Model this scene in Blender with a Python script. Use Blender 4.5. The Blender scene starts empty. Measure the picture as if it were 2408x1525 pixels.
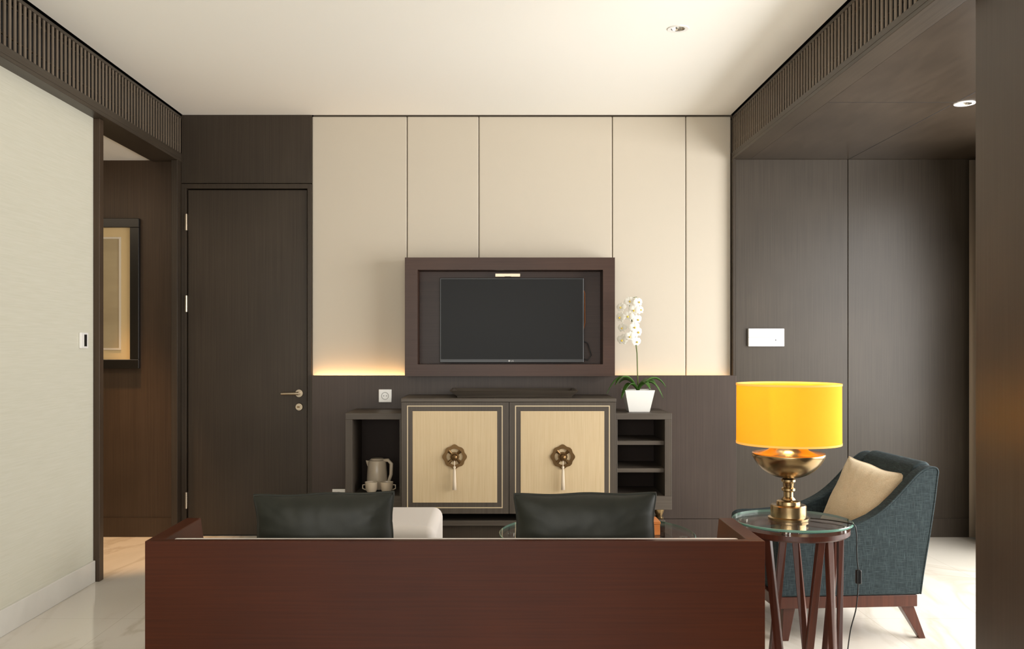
import bpy, bmesh, math, random
from mathutils import Vector, Matrix, noise
random.seed(4)
S = bpy.context.scene
COL = S.collection
PI = math.pi

# ------------------------------------------------------------------ materials
def lin(c):
    out = []
    for v in c[:3]:
        v /= 255.0
        out.append(v/12.92 if v <= 0.04045 else ((v+0.055)/1.055)**2.4)
    return (out[0], out[1], out[2], 1.0)

def mat(name, col, rough=0.5, metal=0.0, spec=0.5, emit=None, es=0.0, sheen=0.0, coat=0.0):
    m = bpy.data.materials.new(name); m.use_nodes = True
    b = m.node_tree.nodes['Principled BSDF']
    b.inputs['Base Color'].default_value = lin(col)
    b.inputs['Roughness'].default_value = rough
    b.inputs['Metallic'].default_value = metal
    b.inputs['Specular IOR Level'].default_value = spec
    b.inputs['Sheen Weight'].default_value = sheen
    b.inputs['Coat Weight'].default_value = coat
    if emit:
        b.inputs['Emission Color'].default_value = lin(emit)
        b.inputs['Emission Strength'].default_value = es
    return m

def tex(m, c1, c2, scale=(60, 60, 1.5), nscale=1.0, detail=6, bump=0.0, lo=0.3, hi=0.7, big=0.0, dist=0.002):
    nt = m.node_tree; N = nt.nodes; L = nt.links
    b = N['Principled BSDF']
    tc = N.new('ShaderNodeTexCoord'); mp = N.new('ShaderNodeMapping')
    mp.inputs['Scale'].default_value = scale
    L.new(tc.outputs['Object'], mp.inputs['Vector'])
    n = N.new('ShaderNodeTexNoise'); n.inputs['Scale'].default_value = nscale; n.inputs['Detail'].default_value = detail
    L.new(mp.outputs[0], n.inputs['Vector'])
    r = N.new('ShaderNodeValToRGB')
    r.color_ramp.elements[0].position = lo; r.color_ramp.elements[1].position = hi
    r.color_ramp.elements[0].color = lin(c1); r.color_ramp.elements[1].color = lin(c2)
    L.new(n.outputs['Fac'], r.inputs['Fac'])
    out = r.outputs['Color']
    if big > 0:
        n2 = N.new('ShaderNodeTexNoise'); n2.inputs['Scale'].default_value = 1.6; n2.inputs['Detail'].default_value = 3
        L.new(tc.outputs['Object'], n2.inputs['Vector'])
        mr = N.new('ShaderNodeMapRange'); mr.inputs['From Min'].default_value = 0.3; mr.inputs['From Max'].default_value = 0.7
        mr.inputs['To Min'].default_value = 1-big; mr.inputs['To Max'].default_value = 1+big
        L.new(n2.outputs['Fac'], mr.inputs['Value'])
        mx = N.new('ShaderNodeVectorMath'); mx.operation = 'SCALE'
        L.new(out, mx.inputs[0]); L.new(mr.outputs[0], mx.inputs['Scale'])
        out = mx.outputs['Vector']
    L.new(out, b.inputs['Base Color'])
    if bump:
        bp = N.new('ShaderNodeBump'); bp.inputs['Strength'].default_value = bump; bp.inputs['Distance'].default_value = dist
        L.new(n.outputs['Fac'], bp.inputs['Height']); L.new(bp.outputs[0], b.inputs['Normal'])
    return m

def wood(name, c1, c2, scale, rough=0.42, bump=0.08, coat=0.0, spec=0.28, big=0.15):
    m = mat(name, c1, rough, coat=coat, spec=spec)
    return tex(m, c1, c2, scale, 1.0, 5, bump, 0.25, 0.75, big=big, dist=0.0006)

M = {}
M['wall_wood'] = wood('dark_stained_wood', (57, 50, 42), (69, 61, 52), (150, 150, 2.2), 0.38)
M['hall_wood'] = wood('passage_wood', (60, 47, 35), (72, 57, 44), (150, 150, 2.2), 0.40)
M['door_wood'] = wood('door_wood', (50, 41, 32), (61, 52, 42), (160, 160, 2.2), 0.40)
M['wood_y'] = wood('dark_wood_lengthwise', (58, 50, 41), (70, 61, 51), (130, 2.0, 130), 0.38)
M['ceil_wood'] = wood('ceiling_wood', (56, 47, 38), (66, 56, 46), (26, 4, 26), 0.30, spec=0.4, big=0.15)
M['pier_wood'] = wood('pier_wood', (66, 54, 44), (76, 63, 52), (2, 150, 2), 0.42, bump=0.04, spec=0.4)
M['wainscot'] = wood('wainscot_wood', (61, 51, 45), (71, 60, 53), (150, 150, 2.2), 0.40)
M['slat'] = wood('slat_wood', (98, 86, 73), (116, 103, 89), (60, 60, 2), 0.42)
M['mahog'] = wood('red_mahogany', (62, 26, 11), (75, 34, 15), (2.2, 100, 120), 0.36, bump=0.02, spec=0.2, big=0.15)
M['mahog_v'] = wood('red_mahogany_upright', (66, 34, 24), (86, 46, 33), (90, 90, 2.0), 0.30, bump=0.04, spec=0.45)
M['tvwood'] = wood('tv_box_wood', (56, 36, 27), (66, 45, 35), (2, 120, 120), 0.38, bump=0.05)
M['cab'] = wood('cabinet_wood', (70, 62, 54), (88, 80, 71), (2.2, 90, 120), 0.45, bump=0.12)
M['cab_v'] = wood('cabinet_wood_upright', (66, 58, 50), (82, 74, 65), (120, 120, 2.2), 0.45, bump=0.12)
M['cab_in'] = mat('cabinet_inside', (44, 33, 27), 0.6, spec=0.2)
M['straw'] = wood('straw_panel', (188, 165, 129), (200, 179, 144), (200, 200, 5), 0.5, bump=0.08, big=0.05)
M['straw_line'] = mat('straw_inlay', (196, 178, 146), 0.45)
M['black'] = mat('shadow_gap_black', (14, 13, 12), 0.8)
M['gap'] = mat('panel_gap', (96, 84, 70), 0.8)
M['cream'] = mat('cream_leather', (195, 185, 169), 0.55, spec=0.3)
M['ceiling'] = mat('warm_white_paint', (249, 246, 239), 0.85)
M['wallpaper'] = tex(mat('grasscloth', (212, 209, 194), 0.75), (205, 202, 185), (212, 209, 194), (60, 6.0, 240), 1, 3, 0.08, dist=0.0005)
M['white'] = mat('white_plastic', (236, 234, 230), 0.35)
M['offwhite'] = mat('plastic_grey', (165, 163, 158), 0.4)
M['fillet'] = mat('pale_fillet', (206, 196, 178), 0.5)
M['dark'] = mat('black_plastic', (12, 12, 14), 0.35)
M['screen'] = mat('tv_screen', (15, 15, 15), 0.42, spec=0.2)
M['chrome'] = mat('chrome', (215, 212, 206), 0.22, 1.0)
M['nickel'] = mat('satin_nickel', (170, 156, 136), 0.30, 1.0)
M['brass'] = mat('aged_brass', (166, 142, 104), 0.25, 1.0)
M['brass_dk'] = mat('antique_brass', (106, 82, 54), 0.36, 1.0)
M['fabric_cream'] = mat('cream_upholstery', (206, 198, 190), 0.85, sheen=0.1)
M['leather'] = tex(mat('dark_green_leather', (34, 35, 30), 0.52, spec=0.34), (29, 31, 24), (38, 39, 32), (14, 14, 14), 1, 6, 0.10, dist=0.002)
M['linen'] = tex(mat('beige_linen', (200, 180, 148), 0.85, sheen=0.1), (186, 168, 138), (202, 186, 156), (220, 220, 220), 1, 4, 0.2, dist=0.001)
M['soil'] = mat('bark', (60, 45, 30), 0.9)
M['pot'] = mat('white_glaze', (228, 226, 220), 0.22)
M['leaf'] = tex(mat('orchid_leaf', (54, 88, 30), 0.35), (44, 78, 26), (78, 116, 48), (4, 4, 4), 1, 3)
M['stem'] = mat('orchid_stem', (92, 104, 50), 0.5)
M['lip'] = mat('orchid_lip', (222, 190, 70), 0.5)
M['ceramic'] = mat('cream_ceramic', (196, 180, 158), 0.25)
M['orange_box'] = wood('orange_wood', (170, 100, 48), (196, 122, 64), (3, 50, 50), 0.4)
M['black_frame'] = mat('black_frame', (18, 15, 13), 0.3)
M['mat_board'] = mat('mat_board', (206, 182, 136), 0.7)
M['art_paper'] = tex(mat('art_paper', (176, 154, 116), 0.7), (150, 134, 104), (176, 160, 126), (1, 1, 3), 1.5, 3)
M['curtain'] = mat('taupe_curtain', (138, 121, 102), 0.85, sheen=0.2)
M['tassel'] = mat('tassel_thread', (206, 190, 168), 0.8)
M['cable'] = mat('black_cable', (18, 16, 15), 0.45)

def translucent(name, col, tcol, mixf, em=None, es=0):
    m = bpy.data.materials.new(name); m.use_nodes = True
    nt = m.node_tree; N = nt.nodes; L = nt.links
    N.clear()
    o = N.new('ShaderNodeOutputMaterial'); d = N.new('ShaderNodeBsdfDiffuse'); t = N.new('ShaderNodeBsdfTranslucent')
    d.inputs['Color'].default_value = lin(col); t.inputs['Color'].default_value = lin(tcol)
    x = N.new('ShaderNodeMixShader'); x.inputs[0].default_value = mixf
    L.new(d.outputs[0], x.inputs[1]); L.new(t.outputs[0], x.inputs[2])
    if em:
        e = N.new('ShaderNodeEmission'); e.inputs['Color'].default_value = lin(em); e.inputs['Strength'].default_value = es
        a = N.new('ShaderNodeAddShader'); L.new(x.outputs[0], a.inputs[0]); L.new(e.outputs[0], a.inputs[1])
        L.new(a.outputs[0], o.inputs['Surface'])
    else:
        L.new(x.outputs[0], o.inputs['Surface'])
    return m
M['petal'] = translucent('orchid_petal', (240, 238, 230), (240, 236, 220), 0.25)
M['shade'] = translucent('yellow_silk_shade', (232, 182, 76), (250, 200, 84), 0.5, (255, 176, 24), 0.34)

def glass(name, tint, refl=0.05):
    m = bpy.data.materials.new(name); m.use_nodes = True
    nt = m.node_tree; N = nt.nodes; L = nt.links; N.clear()
    o = N.new('ShaderNodeOutputMaterial'); t = N.new('ShaderNodeBsdfTransparent'); g = N.new('ShaderNodeBsdfGlossy')
    t.inputs['Color'].default_value = (tint[0], tint[1], tint[2], 1); g.inputs['Roughness'].default_value = 0.015
    lw = N.new('ShaderNodeLayerWeight'); lw.inputs['Blend'].default_value = 0.5
    p = N.new('ShaderNodeMath'); p.operation = 'POWER'; p.inputs[1].default_value = 4.0
    q = N.new('ShaderNodeMath'); q.operation = 'MULTIPLY_ADD'; q.inputs[1].default_value = 0.75; q.inputs[2].default_value = refl
    L.new(lw.outputs['Facing'], p.inputs[0]); L.new(p.outputs[0], q.inputs[0])
    x = N.new('ShaderNodeMixShader'); L.new(q.outputs[0], x.inputs[0]); L.new(t.outputs[0], x.inputs[1]); L.new(g.outputs[0], x.inputs[2])
    L.new(x.outputs[0], o.inputs['Surface'])
    return m
M['glass'] = glass('clear_table_glass', (0.94, 0.96, 0.95))
M['glass_edge'] = mat('green_glass_edge', (104, 146, 130), 0.08, spec=0.8)

def teal():
    m = mat('teal_slub_weave', (40, 60, 66), 0.85, spec=0.25)
    nt = m.node_tree; N = nt.nodes; L = nt.links; b = N['Principled BSDF']
    tc = N.new('ShaderNodeTexCoord')
    outs = []
    for sc in ((620, 620, 26), (26, 26, 620)):
        mp = N.new('ShaderNodeMapping'); mp.inputs['Scale'].default_value = sc
        n = N.new('ShaderNodeTexNoise'); n.inputs['Scale'].default_value = 1; n.inputs['Detail'].default_value = 4
        L.new(tc.outputs['Object'], mp.inputs[0]); L.new(mp.outputs[0], n.inputs['Vector']); outs.append(n.outputs['Fac'])
    mx = N.new('ShaderNodeMath'); mx.operation = 'MAXIMUM'; L.new(outs[0], mx.inputs[0]); L.new(outs[1], mx.inputs[1])
    r = N.new('ShaderNodeValToRGB'); r.color_ramp.elements[0].position = 0.5; r.color_ramp.elements[1].position = 0.84
    r.color_ramp.elements[0].color = lin((34, 43, 46)); r.color_ramp.elements[1].color = lin((76, 90, 92))
    L.new(mx.outputs[0], r.inputs[0]); L.new(r.outputs[0], b.inputs['Base Color'])
    bp = N.new('ShaderNodeBump'); bp.inputs['Strength'].default_value = 0.2; bp.inputs['Distance'].default_value = 0.001
    L.new(mx.outputs[0], bp.inputs['Height']); L.new(bp.outputs[0], b.inputs['Normal'])
    return m
M['teal'] = teal()

def marble():
    m = mat('polished_marble', (220, 212, 196), 0.10, spec=0.6)
    nt = m.node_tree; N = nt.nodes; L = nt.links; b = N['Principled BSDF']
    tc = N.new('ShaderNodeTexCoord'); mp = N.new('ShaderNodeMapping'); mp.inputs['Scale'].default_value = (1.0, 0.4, 1); mp.inputs['Rotation'].default_value = (0, 0, 0.6)
    L.new(tc.outputs['Object'], mp.inputs[0])
    n = N.new('ShaderNodeTexNoise'); n.inputs['Scale'].default_value = 1.7; n.inputs['Detail'].default_value = 6; n.inputs['Distortion'].default_value = 0.8
    L.new(mp.outputs[0], n.inputs['Vector'])
    r = N.new('ShaderNodeValToRGB'); e = r.color_ramp.elements
    e[0].position = 0.3; e[0].color = lin((210, 203, 190)); e[1].position = 0.75; e[1].color = lin((224, 218, 207))
    k = r.color_ramp.elements.new(0.46); k.color = lin((218, 211, 199))
    k = r.color_ramp.elements.new(0.50); k.color = lin((202, 193, 178))
    k = r.color_ramp.elements.new(0.54); k.color = lin((219, 212, 201))
    L.new(n.outputs['Fac'], r.inputs[0])
    br = N.new('ShaderNodeTexBrick'); br.offset = 0
    br.inputs['Scale'].default_value = 1; br.inputs['Brick Width'].default_value = 0.9; br.inputs['Row Height'].default_value = 0.9
    br.inputs['Mortar Size'].default_value = 0.0015
    br.inputs['Color1'].default_value = (1, 1, 1, 1); br.inputs['Color2'].default_value = (1, 1, 1, 1); br.inputs['Mortar'].default_value = (0.8, 0.78, 0.74, 1)
    L.new(tc.outputs['Object'], br.inputs['Vector'])
    mx = N.new('ShaderNodeMix'); mx.data_type = 'RGBA'; mx.blend_type = 'MULTIPLY'; mx.inputs['Factor'].default_value = 1
    L.new(r.outputs[0], mx.inputs['A']); L.new(br.outputs['Color'], mx.inputs['B'])
    L.new(mx.outputs['Result'], b.inputs['Base Color'])
    return m
M['marble'] = marble()
M['marble_base'] = tex(mat('marble_baseboard', (214, 209, 200), 0.25), (208, 204, 196), (222, 219, 212), (2, 2, 2), 1.5, 6)

# ------------------------------------------------------------------ geometry
class MB:
    def __init__(self): self.bm = bmesh.new()
    def box(self, x0, x1, y0, y1, z0, z1):
        v = [self.bm.verts.new(p) for p in ((x0,y0,z0),(x1,y0,z0),(x1,y1,z0),(x0,y1,z0),(x0,y0,z1),(x1,y0,z1),(x1,y1,z1),(x0,y1,z1))]
        for f in ((3,2,1,0),(4,5,6,7),(0,1,5,4),(1,2,6,5),(2,3,7,6),(3,0,4,7)): self.bm.faces.new([v[i] for i in f])
        return self
    def prism(self, pts, axis, a, b):
        def P(p, t):
            if axis == 'y': return (p[0], t, p[1])
            if axis == 'x': return (t, p[0], p[1])
            return (p[0], p[1], t)
        A = [self.bm.verts.new(P(p, a)) for p in pts]; B = [self.bm.verts.new(P(p, b)) for p in pts]
        n = len(pts)
        self.bm.faces.new(A); self.bm.faces.new(B[::-1])
        for i in range(n): self.bm.faces.new((A[i], B[i], B[(i+1)%n], A[(i+1)%n]))
        return self
    def hull8(self, bot, top):
        B = [self.bm.verts.new(p) for p in bot]; T = [self.bm.verts.new(p) for p in top]
        self.bm.faces.new(B[::-1]); self.bm.faces.new(T)
        for i in range(4): self.bm.faces.new((B[i], B[(i+1)%4], T[(i+1)%4], T[i]))
        return self
    def lathe(self, prof, c=(0,0,0), seg=48, closed=False, axis='z'):
        rings = []
        for r, z in prof:
            ring = []
            for i in range(seg):
                a = 2*PI*i/seg
                if axis == 'z': p = (c[0]+r*math.cos(a), c[1]+r*math.sin(a), c[2]+z)
                elif axis == 'y': p = (c[0]+r*math.cos(a), c[1]+z, c[2]+r*math.sin(a))
                else: p = (c[0]+z, c[1]+r*math.cos(a), c[2]+r*math.sin(a))
                ring.append(self.bm.verts.new(p))
            rings.append(ring)
        m = len(rings)
        for k in range(m if closed else m-1):
            A = rings[k]; B = rings[(k+1)%m]
            for i in range(seg): self.bm.faces.new((A[i], A[(i+1)%seg], B[(i+1)%seg], B[i]))
        if not closed:
            for ring, (r, z) in ((rings[0], prof[0]), (rings[-1], prof[-1])):
                if r > 1e-4: self.bm.faces.new(ring)
        return self
    def tube(self, pts, r, seg=8, closed=False, caps=True):
        pts = [Vector(p) for p in pts]; n = len(pts); rings = []
        rr = r if isinstance(r, (list, tuple)) else [r]*n
        up = Vector((0.13, 0.21, 1)).normalized()
        for i, p in enumerate(pts):
            if closed: t = pts[(i+1)%n]-pts[i-1]
            else: t = pts[min(i+1, n-1)]-pts[max(i-1, 0)]
            t.normalize()
            if abs(t.dot(up)) > 0.97: s = t.cross(Vector((1, 0, 0)))
            else: s = t.cross(up)
            if rings and s.dot(prev) < 0: s = -s
            s.normalize(); prev = s; u = s.cross(t)
            rings.append([self.bm.verts.new(p + rr[i]*(math.cos(2*PI*k/seg)*s + math.sin(2*PI*k/seg)*u)) for k in range(seg)])
        for i in range(n if closed else n-1):
            A = rings[i]; B = rings[(i+1)%n]
            for k in range(seg): self.bm.faces.new((A[k], A[(k+1)%seg], B[(k+1)%seg], B[k]))
        if not closed and caps: self.bm.faces.new(rings[0]); self.bm.faces.new(rings[-1])
        return self
    def sphere(self, c, r, sc=(1,1,1), u=24, v=14):
        res = bmesh.ops.create_uvsphere(self.bm, u_segments=u, v_segments=v, radius=r)
        for x in res['verts']: x.co = Vector((x.co.x*sc[0]+c[0], x.co.y*sc[1]+c[1], x.co.z*sc[2]+c[2]))
        return self
    def ring_plate(self, fo, fi, y0, y1, n=96, c=(0, 0)):
        V = []
        for i in range(n):
            a = 2*PI*i/n; ro = fo(a); ri = fi(a)
            V.append([self.bm.verts.new((c[0]+r*math.cos(a), y, c[1]+r*math.sin(a))) for r, y in ((ro, y0), (ro, y1), (ri, y1), (ri, y0))])
        for i in range(n):
            A = V[i]; B = V[(i+1)%n]
            for k in range(4): self.bm.faces.new((A[k], B[k], B[(k+1)%4], A[(k+1)%4]))
        return self

def world_loc(o):
    v = Vector((0, 0, 0))
    while o is not None:
        v += o.location; o = o.parent
    return v

def build(mb, name, m, parent=None, bevel=0.0, smooth=False, local=False, segs=2, label=None):
    me = bpy.data.meshes.new(name)
    bmesh.ops.recalc_face_normals(mb.bm, faces=mb.bm.faces)
    off = Vector((0, 0, 0))
    if parent is None and not local:
        xs = [v.co for v in mb.bm.verts]
        off = Vector(((min(c.x for c in xs)+max(c.x for c in xs))/2, (min(c.y for c in xs)+max(c.y for c in xs))/2, min(c.z for c in xs)))
    elif parent is not None and not local: off = world_loc(parent)
    if off.length > 0: bmesh.ops.translate(mb.bm, verts=mb.bm.verts, vec=-off)
    mb.bm.to_mesh(me); mb.bm.free()
    me.materials.append(m)
    if smooth:
        for p in me.polygons: p.use_smooth = True
    o = bpy.data.objects.new(name, me); COL.objects.link(o)
    if parent is None: o.location = off
    else: o.parent = parent
    if bevel:
        b = o.modifiers.new('bevel', 'BEVEL'); b.width = bevel; b.segments = segs; b.limit_method = 'ANGLE'; b.angle_limit = math.radians(35)
        if segs > 2:
            for p in me.polygons: p.use_smooth = True
            w = o.modifiers.new('wn', 'WEIGHTED_NORMAL'); w.keep_sharp = False
    if smooth == 'auto':
        w = o.modifiers.new('es', 'EDGE_SPLIT'); w.split_angle = math.radians(38)
    if label: o['label'] = label
    return o

def thing(name, label, cat, loc=(0, 0, 0), rotz=0.0, group=None):
    o = bpy.data.objects.new(name, None); COL.objects.link(o); o.empty_display_size = 0.05
    o.location = loc; o.rotation_euler = (0, 0, rotz); o['label'] = label; o['category'] = cat
    if group: o['group'] = group
    return o
def tag(o, label, cat, group=None):
    o['label'] = label; o['category'] = cat
    if group: o['group'] = group
    return o
def struct(mb, name, m, label=None, **k):
    o = build(mb, name, m, **k); o['kind'] = 'structure'
    if label: o['label'] = label
    o['category'] = name.split('_')[0]
    return o

YB = 6.45; ZC = 2.90; ZR = 2.59; ZL = 2.575
XL = -2.164; XR = 1.625; YF = -2.2

# ------------------------------------------------------------------ setting
struct(MB().box(-4.2, 3.6, YF-0.2, YB+0.4, -0.1, 0), 'floor', M['marble'], 'polished cream marble floor', local=True)

def slab_hole(x0, x1, y0, y1, z0, z1, hx, hy, h):
    m = MB()
    m.box(x0, hx-h, y0, y1, z0, z1).box(hx+h, x1, y0, y1, z0, z1)
    m.box(hx-h, hx+h, y0, hy-h, z0, z1).box(hx-h, hx+h, hy+h, y1, z0, z1)
    return m
struct(slab_hole(XL+0.008, XR-0.008, YF, YB-0.006, ZC, ZC+0.12, 0.913, 4.69, 0.036), 'ceiling', M['ceiling'], 'warm white painted ceiling', local=True)
struct(MB().box(-4.2, 3.6, YF-0.2, YB+0.3, ZC+0.12, ZC+0.16), 'ceiling_void', M['black'], 'dark void above the ceiling', local=True)
so = struct(slab_hole(1.745, 3.42, YF, YB+0.02, ZR, ZR+0.05, 2.475, 4.94, 0.036), 'ceiling_alcove', M['ceil_wood'], 'dark wood ceiling of the window alcove', local=True)
sm = MB(); sm.box(1.75, 3.4, 4.918, 4.922, ZR-0.0006, ZR+0.002).box(2.418, 2.422, YF, 4.89, ZR-0.0006, ZR+0.002).box(2.418, 2.422, 4.99, YB, ZR-0.0006, ZR+0.002)
build(sm, 'seam', M['black'], so, local=True)
struct(MB().box(-4.1, -2.36, 3.0, YB, ZL+0.01, ZL+0.06), 'ceiling_hallway', M['ceiling'], 'white ceiling of the side passage', local=True)

def beam(name, x_face, sgn, zb, zg, xo, label):
    fr = MB()
    d = 0.03
    xa, xb = sorted((x_face, xo))
    fr.box(xa, xb, YF, YB+0.1, zb, zb+0.02)
    a, b = sorted((x_face, x_face+sgn*d))
    fr.box(a, b, YF, YB+0.1, zb+0.02, zg)
    fr.box(a, b, YF, YB+0.1, 2.872, 2.890)
    root = struct(fr, name, M['wood_y'], label, local=True, bevel=0.002)
    sl = MB(); y = YF+0.02
    sa, sb = sorted((x_face+sgn*0.002, x_face+sgn*0.0075))
    while y < YB-0.02:
        sl.box(sa, sb, y, y+0.0185, zg, 2.872); y += 0.045
    build(sl, 'slat_screen', M['slat'], root, local=True)
    a2, b2 = sorted((x_face+sgn*0.075, x_face+sgn*0.09))
    build(MB().box(a2, b2, YF, YB+0.1, zb+0.02, ZC+0.11), 'dark_backing', M['black'], root, local=True)
    a3, b3 = sorted((x_face+sgn*0.09, xo))
    build(MB().box(a3, b3, YF, YB+0.1, zb+0.02, ZC+0.11), 'beam_core', M['wood_y'], root, local=True)
    a4, b4 = sorted((x_face+sgn*0.010, x_face+sgn*0.018))
    build(MB().box(a4, b4, YF, YB, zg+0.05, zg+0.057).box(a4, b4, YF, YB, 2.828, 2.835), 'slat_rail', M['door_wood'], root, local=True)
    return root
beam('trim_1', XL, -1, ZL, 2.635, -2.36, 'dark wood beam with slatted air grille above the left wall')
beam('trim_2', XR, 1, ZR, 2.64, 1.745, 'dark wood beam with slatted air grille above the alcove')

XW = -2.238
struct(MB().box(-2.36, XW, YF, 5.2, 0, ZL), 'wall_left', M['wallpaper'], 'pale grasscloth covered left wall', local=True)
struct(MB().box(XW, XW+0.014, YF, 5.197, 0, 0.12), 'baseboard_left', M['marble_base'], 'white marble baseboard', local=True, bevel=0.003)
struct(MB().box(-2.37, -2.203, 5.202, 5.255, 0, ZL), 'trim_3', M['hall_wood'], 'dark wood jamb at the end of the left wall', local=True, bevel=0.003)
struct(MB().box(XL-0.044, XL-0.001, 6.36, 6.55, 0, ZL), 'trim_4', M['door_wood'], 'dark wood jamb beside the door', local=True, bevel=0.003)
struct(MB().box(-4.1, XL-0.045, 6.43, 6.55, 0, ZL+0.03), 'wall_hallway_back', M['hall_wood'], 'dark wood wall of the side passage', local=True)
struct(MB().box(-4.1, XL-0.045, 6.42, 6.43, 0, 0.13), 'baseboard_hallway', M['hall_wood'], local=True)
struct(MB().box(-4.2, -4.1, 3.0, YB+0.1, 0, ZL+0.05), 'wall_hallway_side', M['wallpaper'], local=True)
struct(MB().box(-4.1, -2.36, 2.9, 3.0, 0, ZL+0.05), 'wall_hallway_front', M['wallpaper'], local=True)

# back wall
wb = struct(MB().box(-4.2, 3.6, 6.6, 6.75, 0, ZC+0.12), 'wall_back', M['black'], 'back wall with cream upholstered panels over a dark wainscot', local=True)
build(MB().box(-1.262, 1.632, 6.475, 6.6, 0, ZC+0.1), 'panel_backing', M['gap'], wb, local=True)
edges = [733, 957, 1126, 1440, 1613, 1722]
for i in range(5):
    x0 = (edges[i]-1166)/341.0; x1 = (edges[i+1]-1166)/341.0
    if i == 4: x1 = 1.623
    build(MB().box(x0+0.002, x1-0.002, 6.455, 6.475, 1.02, 2.893), 'panel', M['cream'], wb, local=True, bevel=0.008, segs=4, label='cream upholstered wall panel')
build(MB().box(-1.258, 1.645, 6.398, 6.410, 0.13, 1.109), 'wainscot', M['wainscot'], wb, local=True, bevel=0.002, label='dark brown wainscot')
build(MB().box(-1.258, 1.645, 6.397, 6.410, 0, 0.127), 'skirting', M['wainscot'], wb, local=True, bevel=0.002)
build(MB().box(-1.258, 1.631, 6.410, 6.455, 0, 1.04), 'wainscot_core', M['wainscot'], wb, local=True)
build(MB().box(-1.266, -1.258, 6.40, 6.47, 0, 1.109), 'edge_trim', M['door_wood'], wb, local=True)
build(MB().box(1.624, 1.64, 6.40, 6.47, 1.109, ZR), 'edge_trim', M['door_wood'], wb, local=True)

# door
dx0, dx1 = -2.123, -1.302
door = struct(MB().box(dx0, dx1, 6.452, 6.492, 0.008, 2.385), 'door_1', M['door_wood'], 'tall dark wood flush door with lever handle', local=True, bevel=0.002)
fr = MB().prism([(XL, 0), (dx0-0.006, 0), (dx0-0.006, 2.392), (dx1+0.006, 2.392), (dx1+0.006, 0), (-1.268, 0), (-1.268, 2.425), (XL, 2.425)], 'y', 6.432, 6.50)
build(fr, 'door_frame', M['door_wood'], door, local=True, bevel=0.002)
build(MB().box(XL, -1.268, 6.50, 6.6, 0, 2.43), 'door_backing', M['black'], door, local=True)
for z in (2.16, 1.6, 0.25):
    h = MB().box(dx0-0.012, dx0+0.002, 6.424, 6.45, z-0.055, z+0.055)
    h.lathe([(0.007, -0.056), (0.007, 0.056)], (dx0-0.004, 6.427, z), 12)
    build(h, 'hinge', M['nickel'], door, local=True)
hd = MB(); hx = (704-1166)/341.; hz = 1.31-(924-813)/341.
hd.lathe([(0.0, -0.012), (0.026, -0.012), (0.028, 0.0)], (hx, 6.452, hz), 24, axis='y')
hd.lathe([(0.010, -0.05), (0.010, -0.01)], (hx, 6.452, hz), 12, axis='y')
hd.tube([(hx+0.006, 6.398, hz), (hx-0.03, 6.396, hz), (hx-0.115, 6.398, hz-0.001)], [0.010, 0.010, 0.009], 10)
build(hd, 'door_lever', M['nickel'], door, local=True, smooth='auto', label='satin metal lever handle')
kp = build(MB().lathe([(0.0, -0.012), (0.024, -0.012), (0.027, 0.0)], (hx, 6.452, hz-0.094), 24, axis='y'), 'lock_escutcheon', M['nickel'], door, local=True, smooth='auto')
build(MB().box(hx-0.012, hx+0.004, 6.432, 6.4395, hz-0.098, hz-0.090), 'lock_turn', M['brass_dk'], kp, local=True)
struct(MB().box(XL, -1.268, 6.44, 6.6, 2.43, ZC), 'wall_back_transom', M['door_wood'], 'dark wood panel above the door', local=True, bevel=0.002)

# alcove walls
wa = struct(MB().box(1.645, 2.4145, 6.42, 6.55, 0, ZR), 'wall_alcove_back', M['wall_wood'], 'dark wood panelled alcove wall', local=True, bevel=0.002)
build(MB().box(2.4185, 3.6, 6.42, 6.55, 0, ZR), 'wall_board', M['wall_wood'], wa, local=True, bevel=0.002)
build(MB().box(2.41, 2.425, 6.43, 6.54, 0, ZR), 'seam', M['black'], wa, local=True)
struct(MB().box(1.648, 3.42, 6.414, 6.42, 0, 0.127), 'baseboard_alcove', M['wall_wood'], local=True)
WR = MB()
WR.box(3.42, 3.6, YF, 1.0, 0, ZR+.05).box(3.42, 3.6, 5.8, 6.6, 0, ZR+.05).box(3.42, 3.6, 1.0, 5.8, 2.45, ZR+.05)
struct(WR, 'wall_right', M['wall_wood'], 'outer wall of the window alcove', local=True)
wf = MB()
for y in (1.0, 2.55, 4.15, 5.74): wf.box(3.48, 3.54, y, y+0.06, 0, 2.45)
wf.box(3.48, 3.54, 1.0, 5.8, 0, 0.05).box(3.48, 3.54, 1.0, 5.8, 2.39, 2.45)
w1 = struct(wf, 'window_1', M['dark'], 'tall glazed opening of the alcove', local=True)
build(MB().box(3.505, 3.512, 1.0, 5.8, 0.05, 2.39), 'pane', M['glass'], w1, local=True)
struct(MB().box(1.722, 1.93, YF, 3.36, 0, ZR), 'wall_pier', M['pier_wood'], 'dark polished wood wall end at the right edge', local=True, bevel=0.003)
WF = MB()
WF.box(-2.4, -1.9, YF-0.15, YF, 0, ZC+.12).box(1.3, 3.6, YF-0.15, YF, 0, ZC+.12).box(-1.9, 1.3, YF-0.15, YF, 2.5, ZC+.12)
struct(WF, 'wall_front', M['wallpaper'], 'wall behind the viewer', local=True)
wf = MB()
for x in (-1.9, -0.33, 1.24): wf.box(x, x+0.06, YF-0.1, YF-0.05, 0, 2.5)
wf.box(-1.9, 1.3, YF-0.1, YF-0.05, 0, 0.05).box(-1.9, 1.3, YF-0.1, YF-0.05, 2.45, 2.5)
w2 = struct(wf, 'window_fill', M['dark'], 'glazed opening added behind the viewer for fill light', local=True)  # unseen window, added to go with the rear fill light
build(MB().box(-1.9, 1.3, YF-0.08, YF-0.073, 0.05, 2.45), 'pane', M['glass'], w2, local=True)

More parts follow.
